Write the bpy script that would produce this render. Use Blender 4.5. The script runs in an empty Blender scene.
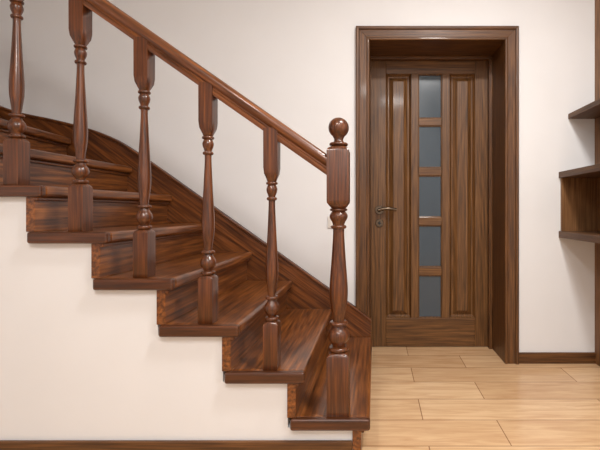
import bpy, bmesh, math
from mathutils import Vector

scene = bpy.context.scene
try:
    scene.view_settings.view_transform = 'Standard'
    scene.view_settings.look = 'None'
except Exception:
    pass

F = 400.0
CAMZ = 0.95
VX, VY = 375.0, 210.0
YW = 2.484     # far wall plane
YN = 1.481     # near edge of treads

# ------------------------------------------------------------------ materials
def new_mat(name):
    m = bpy.data.materials.new(name); m.use_nodes = True
    nt = m.node_tree
    return m, nt, nt.nodes['Principled BSDF']

def lin(c):
    return tuple(((v/255)/12.92 if v/255 <= 0.04045 else (((v/255)+0.055)/1.055)**2.4) for v in c) + (1.0,)

def wood(name, dark, mid, light, axis='Z', rough=0.3, coat=0.3, rot=None, fig=1.0, amp=0.05, fine=150):
    m, nt, b = new_mat(name)
    N, L = nt.nodes, nt.links
    tc = N.new('ShaderNodeTexCoord')
    mp0 = N.new('ShaderNodeMapping')
    L.new(tc.outputs['Object'], mp0.inputs['Vector'])
    if rot: mp0.inputs['Rotation'].default_value = rot
    oi = N.new('ShaderNodeObjectInfo')
    vadd = N.new('ShaderNodeVectorMath'); vadd.operation = 'ADD'
    vm = N.new('ShaderNodeMath'); vm.operation = 'MULTIPLY'; vm.inputs[1].default_value = 7.0
    L.new(oi.outputs['Random'], vm.inputs[0])
    L.new(mp0.outputs[0], vadd.inputs[0]); L.new(vm.outputs[0], vadd.inputs[1])
    def mapped(sc_across, sc_along):
        mp = N.new('ShaderNodeMapping')
        s = [sc_across]*3; s['XYZ'.index(axis)] = sc_along
        mp.inputs['Scale'].default_value = s
        L.new(vadd.outputs[0], mp.inputs['Vector'])
        return mp
    n1 = N.new('ShaderNodeTexNoise'); n1.inputs['Scale'].default_value = 1.0
    n1.inputs['Detail'].default_value = 1.5; n1.inputs['Distortion'].default_value = 0.1
    L.new(mapped(7*fig, 0.45*fig).outputs[0], n1.inputs['Vector'])
    mul = N.new('ShaderNodeMath'); mul.operation = 'MULTIPLY'; mul.inputs[1].default_value = 95.0
    L.new(n1.outputs['Fac'], mul.inputs[0])
    sn = N.new('ShaderNodeMath'); sn.operation = 'SINE'; L.new(mul.outputs[0], sn.inputs[0])
    s2 = N.new('ShaderNodeMath'); s2.operation = 'MULTIPLY_ADD'
    s2.inputs[1].default_value = amp; s2.inputs[2].default_value = 0.0
    L.new(sn.outputs[0], s2.inputs[0])
    n2 = N.new('ShaderNodeTexNoise'); n2.inputs['Scale'].default_value = 1.0
    n2.inputs['Detail'].default_value = 5; n2.inputs['Roughness'].default_value = 0.65
    L.new(mapped(fine, 4).outputs[0], n2.inputs['Vector'])
    a1 = N.new('ShaderNodeMath'); a1.operation = 'ADD'
    L.new(n2.outputs['Fac'], a1.inputs[0]); L.new(s2.outputs[0], a1.inputs[1])
    cr = N.new('ShaderNodeValToRGB')
    e = cr.color_ramp.elements
    e[0].position = 0.30; e[0].color = lin(dark)
    e[1].position = 0.70; e[1].color = lin(light)
    k = e.new(0.5); k.color = lin(mid)
    L.new(a1.outputs[0], cr.inputs['Fac'])
    L.new(cr.outputs['Color'], b.inputs['Base Color'])
    b.inputs['Roughness'].default_value = rough
    b.inputs['Specular IOR Level'].default_value = 0.4
    b.inputs['Coat Weight'].default_value = coat
    b.inputs['Coat Roughness'].default_value = 0.1
    bp = N.new('ShaderNodeBump'); bp.inputs['Strength'].default_value = 0.1
    bp.inputs['Distance'].default_value = 0.0015
    L.new(n2.outputs['Fac'], bp.inputs['Height']); L.new(bp.outputs[0], b.inputs['Normal'])
    return m

slope_ang = math.atan(0.70)
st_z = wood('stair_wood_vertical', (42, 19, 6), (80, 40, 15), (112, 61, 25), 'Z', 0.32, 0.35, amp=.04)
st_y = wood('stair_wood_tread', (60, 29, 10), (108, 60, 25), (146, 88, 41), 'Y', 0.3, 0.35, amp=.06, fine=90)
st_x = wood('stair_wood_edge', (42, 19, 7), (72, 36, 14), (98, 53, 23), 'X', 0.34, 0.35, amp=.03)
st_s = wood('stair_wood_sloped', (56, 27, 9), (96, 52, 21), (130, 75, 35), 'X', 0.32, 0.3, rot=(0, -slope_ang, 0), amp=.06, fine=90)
DD, DM, DL = (60, 37, 16), (98, 64, 31), (128, 88, 48)
dr_z = wood('door_wood_vertical', DD, DM, DL, 'Z', 0.45, 0.12, amp=.05)
dr_x = wood('door_wood_horizontal', DD, DM, DL, 'X', 0.45, 0.12, amp=.05)
CD, CM, CL = (54, 31, 13), (88, 55, 26), (114, 75, 39)
cs_z = wood('casing_wood_vertical', CD, CM, CL, 'Z', 0.45, 0.12, amp=.05)
cs_x = wood('casing_wood_horizontal', CD, CM, CL, 'X', 0.45, 0.12, amp=.05)
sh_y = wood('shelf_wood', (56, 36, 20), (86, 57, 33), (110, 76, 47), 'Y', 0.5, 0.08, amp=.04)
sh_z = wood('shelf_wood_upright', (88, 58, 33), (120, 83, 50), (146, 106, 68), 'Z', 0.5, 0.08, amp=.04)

def plaster(name, col):
    m, nt, b = new_mat(name)
    N, L = nt.nodes, nt.links
    tc = N.new('ShaderNodeTexCoord')
    n = N.new('ShaderNodeTexNoise'); n.inputs['Scale'].default_value = 3; n.inputs['Detail'].default_value = 4
    L.new(tc.outputs['Object'], n.inputs['Vector'])
    cr = N.new('ShaderNodeValToRGB')
    cr.color_ramp.elements[0].position = 0.3; cr.color_ramp.elements[0].color = lin(tuple(v*0.985 for v in col))
    cr.color_ramp.elements[1].position = 0.7; cr.color_ramp.elements[1].color = lin(col)
    L.new(n.outputs['Fac'], cr.inputs['Fac']); L.new(cr.outputs[0], b.inputs['Base Color'])
    n2 = N.new('ShaderNodeTexNoise'); n2.inputs['Scale'].default_value = 120; n2.inputs['Detail'].default_value = 3
    L.new(tc.outputs['Object'], n2.inputs['Vector'])
    bp = N.new('ShaderNodeBump'); bp.inputs['Strength'].default_value = 0.08; bp.inputs['Distance'].default_value = 0.002
    L.new(n2.outputs['Fac'], bp.inputs['Height']); L.new(bp.outputs[0], b.inputs['Normal'])
    b.inputs['Roughness'].default_value = 0.85
    return m
wall_m = plaster('wall_plaster', (224, 224, 225))
ceil_m = plaster('ceiling_paint', (232, 232, 232))

def floor_mat():
    m, nt, b = new_mat('floor_plank_tile')
    N, L = nt.nodes, nt.links
    tc = N.new('ShaderNodeTexCoord')
    mp = N.new('ShaderNodeMapping'); mp.inputs['Location'].default_value = (0.35, 0.19, 0)
    L.new(tc.outputs['Object'], mp.inputs['Vector'])
    br = N.new('ShaderNodeTexBrick')
    br.offset = 0.37; br.offset_frequency = 2
    br.inputs['Scale'].default_value = 1.0
    br.inputs['Brick Width'].default_value = 0.9
    br.inputs['Row Height'].default_value = 0.2
    br.inputs['Mortar Size'].default_value = 0.0026
    br.inputs['Mortar Smooth'].default_value = 0.3
    br.inputs['Color1'].default_value = lin((222, 188, 148))
    br.inputs['Color2'].default_value = lin((205, 168, 127))
    br.inputs['Mortar'].default_value = lin((150, 113, 80))
    L.new(mp.outputs[0], br.inputs['Vector'])
    mp2 = N.new('ShaderNodeMapping'); mp2.inputs['Scale'].default_value = (2.4, 24, 1)
    L.new(tc.outputs['Object'], mp2.inputs['Vector'])
    n = N.new('ShaderNodeTexNoise'); n.inputs['Scale'].default_value = 1.3; n.inputs['Detail'].default_value = 7
    n.inputs['Distortion'].default_value = 0.9; n.inputs['Roughness'].default_value = .6
    L.new(mp2.outputs[0], n.inputs['Vector'])
    cr = N.new('ShaderNodeValToRGB')
    cr.color_ramp.elements[0].position = 0.33; cr.color_ramp.elements[0].color = (0.76, 0.66, 0.58, 1)
    cr.color_ramp.elements[1].position = 0.6; cr.color_ramp.elements[1].color = (1, 1, 1, 1)
    L.new(n.outputs['Fac'], cr.inputs['Fac'])
    mx = N.new('ShaderNodeMixRGB'); mx.blend_type = 'MULTIPLY'; mx.inputs[0].default_value = 0.85
    L.new(br.outputs['Color'], mx.inputs[1]); L.new(cr.outputs[0], mx.inputs[2])
    L.new(mx.outputs[0], b.inputs['Base Color'])
    b.inputs['Roughness'].default_value = 0.24
    bp = N.new('ShaderNodeBump'); bp.inputs['Strength'].default_value = 0.3; bp.inputs['Distance'].default_value = 0.001
    bp.invert = True
    L.new(br.outputs['Fac'], bp.inputs['Height']); L.new(bp.outputs[0], b.inputs['Normal'])
    return m
floor_m = floor_mat()

def simple(name, col, rough=0.4, metal=0.0, emit=0.0):
    m, nt, b = new_mat(name)
    N, L = nt.nodes, nt.links
    tc = N.new('ShaderNodeTexCoord')
    n = N.new('ShaderNodeTexNoise'); n.inputs['Scale'].default_value = 8
    L.new(tc.outputs['Object'], n.inputs['Vector'])
    cr = N.new('ShaderNodeValToRGB')
    cr.color_ramp.elements[0].color = lin(tuple(v*0.94 for v in col)); cr.color_ramp.elements[1].color = lin(col)
    L.new(n.outputs['Fac'], cr.inputs['Fac']); L.new(cr.outputs[0], b.inputs['Base Color'])
    b.inputs['Roughness'].default_value = rough; b.inputs['Metallic'].default_value = metal
    if emit:
        b.inputs['Emission Color'].default_value = (1, 0.93, 0.85, 1)
        b.inputs['Emission Strength'].default_value = emit
    return m
glass_m = simple('frosted_dark_glass', (64, 76, 86), 0.2)
metal_m = simple('dark_bronze_metal', (104, 90, 76), 0.22, 1.0)
dark_m = simple('dark_slot', (25, 22, 20), 0.5)
plastic_m = simple('white_plastic', (225, 220, 214), 0.4)
added_lamp_m = simple('lamp_diffuser', (255, 245, 230), 0.5, 0, 6.0)  # glowing disc for the added out-of-view ceiling fixtures

# ------------------------------------------------------------------ helpers
def empty(name, loc=(0, 0, 0)):
    o = bpy.data.objects.new(name, None); o.location = loc
    scene.collection.objects.link(o); return o

def mesh_obj(name, verts, faces, mat, parent=None, bevel=0, smooth=None, segs=2):
    me = bpy.data.meshes.new(name)
    me.from_pydata([tuple(v) for v in verts], [], faces)
    bm = bmesh.new(); bm.from_mesh(me)
    bmesh.ops.recalc_face_normals(bm, faces=bm.faces)
    bm.to_mesh(me); bm.free()
    me.materials.append(mat)
    o = bpy.data.objects.new(name, me); scene.collection.objects.link(o)
    if parent: o.parent = parent
    if smooth is not None:
        for p in me.polygons: p.use_smooth = True
        me.set_sharp_from_angle(angle=math.radians(smooth))
    if bevel:
        md = o.modifiers.new('bevel', 'BEVEL'); md.width = bevel; md.segments = segs
        md.limit_method = 'ANGLE'; md.angle_limit = math.radians(30)
    return o

BF = [(0, 1, 3, 2), (4, 6, 7, 5), (0, 4, 5, 1), (2, 3, 7, 6), (0, 2, 6, 4), (1, 5, 7, 3)]
def boxes(name, lst, mat, parent=None, bevel=0, segs=2):
    V, Fc = [], []
    for (x0, x1, y0, y1, z0, z1) in lst:
        b = len(V)
        for x in (x0, x1):
            for y in (y0, y1):
                for z in (z0, z1):
                    V.append((x, y, z))
        Fc += [tuple(b+i for i in f) for f in BF]
    return mesh_obj(name, V, Fc, mat, parent, bevel, segs=segs)

def box(name, x0, x1, y0, y1, z0, z1, mat, parent=None, bevel=0, segs=2):
    return boxes(name, [(x0, x1, y0, y1, z0, z1)], mat, parent, bevel, segs)

def prism(name, quadlist, mat, parent=None, bevel=0, segs=2):
    V, Fc = [], []
    for plan, z0, z1 in quadlist:
        b = len(V)
        for z in (z0, z1):
            for p in plan: V.append((p[0], p[1], z))
        Fc += [(b, b+1, b+2, b+3), (b+4, b+5, b+6, b+7)]
        for i in range(4):
            j = (i+1) % 4
            Fc.append((b+i, b+j, b+4+j, b+4+i))
    return mesh_obj(name, V, Fc, mat, parent, bevel, segs=segs)

def turned(name, secs, x, y, z0, mat, parent, n=40):
    V, Fc = [], []
    for (z, r, q) in secs:
        for i in range(n):
            a = 2*math.pi*(i)/n
            c, s = math.cos(a), math.sin(a)
            k = 1.0/max(abs(c), abs(s))
            k = 1+(k-1)*q
            V.append((r*c*k, r*s*k, z))
    m = len(secs)
    for j in range(m-1):
        for i in range(n):
            i2 = (i+1) % n
            Fc.append((j*n+i, j*n+i2, (j+1)*n+i2, (j+1)*n+i))
    Fc.append(tuple(range(n))[::-1]); Fc.append(tuple((m-1)*n+i for i in range(n)))
    o = mesh_obj(name, V, Fc, mat, parent, 0, smooth=38)
    o.location = (x, y, z0)
    return o

def smooth_prof(pts, sub=4):
    out = []
    P = [pts[0]] + list(pts) + [pts[-1]]
    for i in range(1, len(P)-2):
        p0, p1, p2, p3 = P[i-1], P[i], P[i+1], P[i+2]
        for t in range(sub):
            u = t/sub
            r = 0.5*((2*p1[1])+(-p0[1]+p2[1])*u+(2*p0[1]-5*p1[1]+4*p2[1]-p3[1])*u*u+(-p0[1]+3*p1[1]-3*p2[1]+p3[1])*u**3)
            z = p1[0]+(p2[0]-p1[0])*u
            out.append((z, max(r, .002), 0))
    out.append((pts[-1][0], pts[-1][1], 0))
    return out

def bead(z, r, h, rin):
    o = [(z-h/2, rin, 0)]
    for i in range(7):
        a = -math.pi/2+math.pi*i/6
        o.append((z+h/2*math.sin(a), rin+(r-rin)*(0.35+0.65*math.cos(a)), 0))
    o.append((z+h/2, rin, 0))
    return o

# ------------------------------------------------------------------ room shell
XL, XR, YB, ZC = -2.75, 1.75, -1.6, 2.75
T = 0.15
OX0, OX1, OZ = -0.034, 0.803, 2.012         # door opening (finished)
JT = 0.025
box('floor', XL-T, XR+T, YB-T, YW+0.45, -0.1, 0.0, floor_m)
box('ceiling', XL-T, XR+T, YB-T, YW+0.45, ZC, ZC+0.1, ceil_m)
boxes('wall_far', [(XL-T, OX0-JT, YW, YW+0.4, 0, ZC), (OX1+JT, XR+T, YW, YW+0.4, 0, ZC),
                   (OX0-JT, OX1+JT, YW, YW+0.4, OZ+JT, ZC),
                   (OX0-JT, OX1+JT, YW+0.36, YW+0.4, 0, OZ+JT)], wall_m)
box('wall_left', XL-T, XL, YB, YW, 0, ZC, wall_m)
box('wall_right', XR, XR+T, YB, YW, 0, ZC, wall_m)
box('wall_back', XL-T, XR+T, YB-T, YB, 0, ZC, wall_m)
box('baseboard_far', 0.888, XR, YW-0.014, YW, 0, 0.068, cs_x, None, 0.004)

# ------------------------------------------------------------------ staircase
stair = empty('staircase')
G, R, Z1 = 0.2444, 0.174, 0.172
TH = 0.043
near, far = [None], [None]
for k in range(1, 11):
    n = -0.0185-G*(k-1); near.append(n); far.append(n)
far[8] = -1.863; far[9] = -2.38; far[10] = -2.62
near.append(XL+0.06); far.append(XL+0.06)
def zt(k): return Z1+R*(k-1)
WY = 1.508
def xa(k, y):
    t = (y-YN)/(YW-YN)
    return near[k]+(far[k]-near[k])*t
solid = []
for k in range(1, 11):
    z = zt(k)
    ov = 0.052
    last = (k == 10)
    x_l = lambda y: XL if last else xa(k+1, y)-ov
    yf = YW-0.03
    ys = YN+0.022
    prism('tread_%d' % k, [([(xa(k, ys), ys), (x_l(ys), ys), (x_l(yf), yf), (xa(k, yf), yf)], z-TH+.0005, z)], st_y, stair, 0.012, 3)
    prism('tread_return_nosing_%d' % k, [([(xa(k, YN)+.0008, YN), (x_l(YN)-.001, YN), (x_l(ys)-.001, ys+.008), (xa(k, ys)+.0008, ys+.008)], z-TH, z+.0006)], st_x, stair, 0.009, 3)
    prism('tread_moulding_%d' % k, [([(xa(k, WY)-0.021, WY-0.012), (xa(k, WY)-0.035, WY-0.012), (xa(k, yf)-0.035, yf), (xa(k, yf)-0.021, yf)], z-TH-0.014, z-TH)], st_y, stair, 0.004)
    zb = 0 if k == 1 else zt(k-1)
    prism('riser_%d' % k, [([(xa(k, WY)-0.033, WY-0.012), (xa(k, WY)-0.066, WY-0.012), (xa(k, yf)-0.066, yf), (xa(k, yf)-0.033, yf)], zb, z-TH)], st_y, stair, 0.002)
    xl2 = lambda y: XL if last else xa(k+1, y)-0.066
    solid.append(([(xa(k, WY)-0.066, WY), (xl2(WY), WY), (xl2(yf), yf), (xa(k, yf)-0.066, yf)], 0, z-TH))
prism('wall_understair', solid, wall_m)
box('baseboard_understair', XL, near[1]-0.067, WY-0.014, WY, 0, 0.084, cs_x, None, 0.004)

# wall stringer (skirt)
tops = [(-0.024, 0.172+0.108)]
x = -0.1
while x > -1.38:
    tops.append((x, 0.346+(-0.263-x)*0.712+0.108)); x -= 0.1
def catm(P, sub=6):
    out = []
    Q = [P[0]]+P+[P[-1]]
    for i in range(1, len(Q)-2):
        for t in range(sub):
            u = t/sub
            out.append(tuple(0.5*((2*Q[i][d])+(-Q[i-1][d]+Q[i+1][d])*u+(2*Q[i-1][d]-5*Q[i][d]+4*Q[i+1][d]-Q[i+2][d])*u*u+(-Q[i-1][d]+3*Q[i][d]-3*Q[i+1][d]+Q[i+2][d])*u**3) for d in (0, 1)))
    out.append(P[-1]); return out
curve = catm([tops[-1], (-1.50, 1.330), (-1.62, 1.398), (-1.78, 1.458), (-1.98, 1.508), (-2.2, 1.556), (-2.38, 1.625), (-2.55, 1.74), (-2.66, 1.83), (XL, 1.9)])
tops = tops[:-1]+curve
def strip(name, tops, thick, y1, depth_fn, mat, parent, bevel=0):
    V, Fc = [], []
    for (x, z) in tops:
        zb = depth_fn(x, z)
        V += [(x, y1-thick, zb), (x, y1-thick, z), (x, y1, z), (x, y1, zb)]
    for i in range(len(tops)-1):
        a, b = 4*i, 4*i+4
        for j in range(4):
            j2 = (j+1) % 4
            Fc.append((a+j, a+j2, b+j2, b+j))
    Fc.append((0, 1, 2, 3)); b = 4*(len(tops)-1); Fc.append((b, b+1, b+2, b+3))
    return mesh_obj(name, V, Fc, mat, parent, bevel)
strip('wall_stringer', tops, 0.03, YW, lambda x, z: 0 if x > -0.3 else max(0, z-0.5), st_s, stair, 0.003)
strip('wall_stringer_cap', tops, 0.038, YW, lambda x, z: z-0.018, st_s, stair, 0.005)

# balusters
YBAL = 1.533
B = .0275
bal_secs = lambda L: (
    [(0, B-.001, 1), (.002, B, 1), (.168, B, 1), (.176, B-.002, .75), (.182, .021, .2)]
    + bead(.190, .0265, .013, .019)
    + smooth_prof([(.197, .016), (.204, .018), (.214, .025), (.228, .0290), (.242, .0255), (.254, .018), (.262, .015)])
    + bead(.269, .0245, .012, .016)
    + smooth_prof([(.276, .0145), (.290, .0155), (.315, .0185), (.345, .0222), (.375, .0232), (.410, .0225), (.46, .0197), (.52, .0165), (.58, .0138), (.625, .0122), (.640, .0125)], 5)
    + bead(.647, .0195, .012, .013)
    + smooth_prof([(.654, .0128), (.662, .015), (.672, .0188), (.684, .0205), (.694, .0175), (.700, .015)])
    + bead(.706, .0220, .010, .016)
    + [(.713, .017, .1), (.724, .0200, .5), (.742, .0245, .9), (.765, .0262, 1), (L, .0265, 1)])
def rail_low(x): return 1.241+(-0.41-x)*0.70
for i in range(7):
    xb = -0.395-G*i
    k = i+2
    L = rail_low(xb)+0.03-zt(k)
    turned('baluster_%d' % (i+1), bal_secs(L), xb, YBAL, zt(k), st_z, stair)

# newel
XNW, YNW = -0.140, 1.54
NB = .0415
newel = ([(0, NB-.0015, 1), (.003, NB, 1), (.222, NB, 1), (.232, NB-.003, .7), (.238, .033, .2)]
    + bead(.247, .040, .016, .027)
    + smooth_prof([(.256, .024), (.266, .028), (.282, .039), (.298, .0420), (.314, .038), (.328, .027), (.336, .023)])
    + bead(.344, .036, .014, .024)
    + smooth_prof([(.352, .022), (.37, .024), (.40, .0295), (.435, .0345), (.47, .0355), (.52, .0325), (.58, .028), (.64, .024), (.69, .0215), (.705, .022)], 5)
    + bead(.713, .030, .013, .022)
    + smooth_prof([(.721, .022), (.731, .025), (.745, .033), (.757, .035), (.767, .030), (.773, .026)])
    + bead(.779, .034, .010, .026)
    + [(.786, .029, .2), (.795, .036, .7), (.805, NB-.001, 1), (.815, NB, 1), (1.003, NB, 1), (1.012, NB-.003, .9), (1.018, .034, .4), (1.022, .030, 0)]
    + bead(1.030, .036, .013, .024)
    + [(1.038, .021, 0), (1.044, .0175, 0), (1.052, .018, 0)])
rb = .0395; cb = 1.094
for i in range(1, 16):
    a = -math.pi/2+0.46+(math.pi-0.47)*i/15
    newel.append((cb+rb*math.sin(a), max(rb*math.cos(a), .0008), 0))
turned('newel_post', newel, XNW, YNW, zt(1), st_z, stair, 48)

# handrail: moulded profile swept along the slope
prof = [(-.022, 0), (.022, 0), (.024, .006), (.024, .020), (.020, .025), (.020, .031), (.028, .038), (.0315, .048), (.0315, .060),
        (.027, .071), (.017, .079), (0, .082), (-.017, .079), (-.027, .071), (-.0315, .060), (-.0315, .048), (-.028, .038), (-.020, .031), (-.020, .025), (-.024, .020), (-.024, .006)]
xe0, xe1 = XNW-0.04, -2.3
V, Fc = [], []
for xx in (xe0, xe1):
    for (dy, dz) in prof: V.append((xx, YBAL+dy, rail_low(xx)+dz))
n = len(prof)
for i in range(n):
    Fc.append((i, (i+1) % n, n+(i+1) % n, n+i))
Fc += [tuple(range(n)), tuple(range(n, 2*n))]
mesh_obj('handrail', V, Fc, st_s, stair, 0, smooth=35)

# ------------------------------------------------------------------ door
door = empty('door_1')
def ucasing(name, x0, x1, ztop, ybase, profile, mz, mx, parent):
    n = len(profile)
    def ring(kind):
        r = []
        for (w, d) in profile:
            if kind == 0: r.append((x0-w, ybase-d, 0))
            if kind == 1: r.append((x0-w, ybase-d, ztop+w))
            if kind == 2: r.append((x1+w, ybase-d, ztop+w))
            if kind == 3: r.append((x1+w, ybase-d, 0))
        return r
    for nm, a, b, m in (('left', 0, 1, mz), ('head', 1, 2, mx), ('right', 2, 3, mz)):
        V = ring(a)+ring(b)
        Fc = [(i, (i+1) % n, n+(i+1) % n, n+i) for i in range(n)]+[tuple(range(n)), tuple(range(n, 2*n))]
        mesh_obj('%s_%s' % (name, nm), V, Fc, m, parent, 0.0015)
cprof = [(0, 0), (0, .014), (.006, .018), (.014, .018), (.018, .014), (.062, .016), (.066, .024), (.079, .026), (.084, .022), (.084, 0)]
ucasing('casing', OX0, OX1, OZ-0.012, YW, cprof, cs_z, cs_x, door)
YLF = 2.775
boxes('jamb', [(OX0-JT, OX0, YW, YW+0.36, 0, OZ), (OX1, OX1+JT, YW, YW+0.36, 0, OZ)], cs_z, door, 0.002)
box('jamb_head', OX0-JT, OX1+JT, YW, YW+0.36, OZ-.01, OZ+JT, cs_x, door, 0.002)
boxes('jamb_bead', [(OX0, OX0+0.008, YLF-0.055, YLF-0.006, 0, OZ-.01), (OX1-0.024, OX1, YLF-0.045, YLF-0.006, 0, OZ-.032)], cs_z, door, 0.003)
box('jamb_bead_head', OX0+0.008, OX1-0.0, YLF-0.045, YLF-0.006, OZ-0.03, OZ-.01, cs_x, door, 0.003)
SL_ = F/YLF
fx = lambda p: (p-VX)/SL_
fz = lambda p: CAMZ-(p-VY)/SL_
ym, yk = YLF, YLF+0.04
stx = [(370.3, 386), (411, 418.5), (442, 450), (475, 490.5)]
boxes('leaf_stiles', [(fx(stx[0][0]), fx(stx[0][1]), ym, yk, 0.004, fz(57)), (fx(stx[3][0]), fx(stx[3][1]), ym, yk, 0.004, fz(57)),
                      (fx(411), fx(418.5), ym, yk, fz(318), fz(74)), (fx(442), fx(450), ym, yk, fz(318), fz(74))], dr_z, door, 0.003)
boxes('leaf_rails', [(fx(386), fx(475), ym, yk, fz(74), fz(57)), (fx(386), fx(475), ym, yk, 0.004, fz(318))], dr_x, door, 0.003)
mun = [(118, 125.5), (167.5, 175.5), (217, 225.5), (267, 275.5)]
boxes('leaf_muntins', [(fx(418.5), fx(442), ym+0.002, yk, fz(b), fz(a)) for a, b in mun], dr_x, door, 0.004)
def raised(name, x0, x1, z0, z1, mat):
    steps = [(0, .002), (.008, .016), (.014, .022), (.022, .022), (.048, .006), (.051, .003)]
    V, Fc = [], []
    for ins, d in steps:
        V += [(x0+ins, ym+d, z0+ins), (x1-ins, ym+d, z0+ins), (x1-ins, ym+d, z1-ins), (x0+ins, ym+d, z1-ins)]
    for s in range(len(steps)-1):
        for j in range(4):
            j2 = (j+1) % 4
            Fc.append((s*4+j, s*4+j2, s*4+4+j2, s*4+4+j))
    e = (len(steps)-1)*4
    Fc.append((e, e+1, e+2, e+3))
    return mesh_obj(name, V, Fc, mat, door)
raised('panel_left', fx(386), fx(411), fz(318), fz(74), dr_z)
raised('panel_right', fx(450), fx(475), fz(318), fz(74), dr_z)
pys = [(74, 118), (125.5, 167.5), (175.5, 217), (225.5, 267), (275.5, 318)]
boxes('glass_panes', [(fx(418.5), fx(442), ym+0.018, ym+0.024, fz(b), fz(a)) for a, b in pys], glass_m, door)
bl = []
for a, b in pys:
    x0, x1, z0, z1 = fx(418.5), fx(442), fz(b), fz(a); w = .006
    bl += [(x0, x0+w, ym+.007, ym+.018, z0, z1), (x1-w, x1, ym+.007, ym+.018, z0, z1), (x0+w, x1-w, ym+.007, ym+.018, z0, z0+w), (x0+w, x1-w, ym+.007, ym+.018, z1-w, z1)]
boxes('glazing_beads', bl, dr_z, door, 0.002)
def cyl(name, c, r, h, axis, mat, parent, n=32, bevel=0.002):
    V, Fc = [], []
    for s in (0, 1):
        for i in range(n):
            a = 2*math.pi*i/n
            p = [r*math.cos(a), r*math.sin(a), s*h]
            if axis == 'Y': q = (p[0], -p[2], p[1])
            elif axis == 'X': q = (p[2], p[0], p[1])
            else: q = (p[0], p[1], p[2])
            V.append((c[0]+q[0], c[1]+q[1], c[2]+q[2]))
    Fc = [(i, (i+1) % n, n+(i+1) % n, n+i) for i in range(n)]+[tuple(range(n)), tuple(range(n, 2*n))]
    return mesh_obj(name, V, Fc, mat, parent, bevel, smooth=40)
hx = fx(379.5)
cyl('handle_rose', (hx, ym, fz(210)), .031, .010, 'Y', metal_m, door)
cyl('handle_neck', (hx, ym-.009, fz(210)), .013, .04, 'Y', metal_m, door)
cyl('key_rose', (hx, ym, fz(223)), .028, .009, 'Y', metal_m, door)
cyl('key_cylinder', (hx, ym-.009, fz(223)), .010, .002, 'Y', dark_m, door, bevel=0)
cu = bpy.data.curves.new('handle_lever', 'CURVE'); cu.dimensions = '3D'; cu.bevel_depth = .0115; cu.bevel_resolution = 4; cu.use_fill_caps = True
sp = cu.splines.new('BEZIER'); pts = [(hx-.008, ym-.05, fz(210)), (hx+.045, ym-.052, fz(208.6)), (hx+.115, ym-.042, fz(209.8))]
sp.bezier_points.add(2)
for p, c in zip(sp.bezier_points, pts):
    p.co = c; p.handle_left_type = p.handle_right_type = 'AUTO'
cu.materials.append(metal_m)
ho = bpy.data.objects.new('handle_lever', cu); scene.collection.objects.link(ho); ho.parent = door

# ------------------------------------------------------------------ shelving at right
shelf = empty('wall_shelf_unit')
wx = lambda p: (p-VX)/161.0
wz = lambda p: CAMZ-(p-VY)/161.0
PX = wx(594.5)
ye, yb = 1.80, YW
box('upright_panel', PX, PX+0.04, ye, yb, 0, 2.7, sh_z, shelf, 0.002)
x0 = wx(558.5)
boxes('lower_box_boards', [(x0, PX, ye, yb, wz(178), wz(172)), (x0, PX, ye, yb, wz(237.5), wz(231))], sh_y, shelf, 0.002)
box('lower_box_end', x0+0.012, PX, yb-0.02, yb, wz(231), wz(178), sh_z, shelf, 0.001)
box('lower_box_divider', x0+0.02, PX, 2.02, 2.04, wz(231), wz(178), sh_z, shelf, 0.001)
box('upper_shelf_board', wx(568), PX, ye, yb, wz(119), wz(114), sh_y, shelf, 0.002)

sw = empty('light_switch')
sx, sz = wx(334), wz(222)
box('plate', sx-.038, sx+.038, YW-.009, YW, sz-.038, sz+.038, plastic_m, sw, .004)
box('rocker', sx-.026, sx+.026, YW-.013, YW-.009, sz-.026, sz+.026, plastic_m, sw, .002)

# ------------------------------------------------------------------ lights
def lamp(x, y, e, size=0.5, col=(1, .97, .94)):  # unseen ceiling lamp, added to light the scene; its fixture is invented
    c = empty('added_ceiling_light')
    cyl('added_housing', (x, y, ZC-.03), size/2+.02, .03, 'Z', plastic_m, c)
    cyl('diffuser', (x, y, ZC-.036), size/2, .006, 'Z', added_lamp_m, c)
    l = bpy.data.lights.new('lamp', 'AREA'); l.shape = 'DISK'; l.size = size; l.energy = e; l.color = col
    o = bpy.data.objects.new('lamp', l); o.location = (x, y, ZC-.045); scene.collection.objects.link(o); o.parent = c
lamp(0.6, 0.95, 48, 0.3)
lamp(-0.6, -0.3, 27, 0.3)
lamp(0.3, -0.9, 38, 0.4)
w = bpy.data.worlds.new('world'); scene.world = w; w.use_nodes = True
w.node_tree.nodes['Background'].inputs[0].default_value = (1, .95, .9, 1)
w.node_tree.nodes['Background'].inputs[1].default_value = 0.3

# ------------------------------------------------------------------ camera
cd = bpy.data.cameras.new('camera'); cd.sensor_fit = 'HORIZONTAL'; cd.sensor_width = 36; cd.lens = 36*F/600
cd.shift_x = -(VX-300)/600; cd.shift_y = -(225-VY)/600
cd.clip_start = 0.05
co = bpy.data.objects.new('camera', cd); co.location = (0, 0, CAMZ); co.rotation_euler = (math.pi/2, 0, 0)
scene.collection.objects.link(co); scene.camera = co
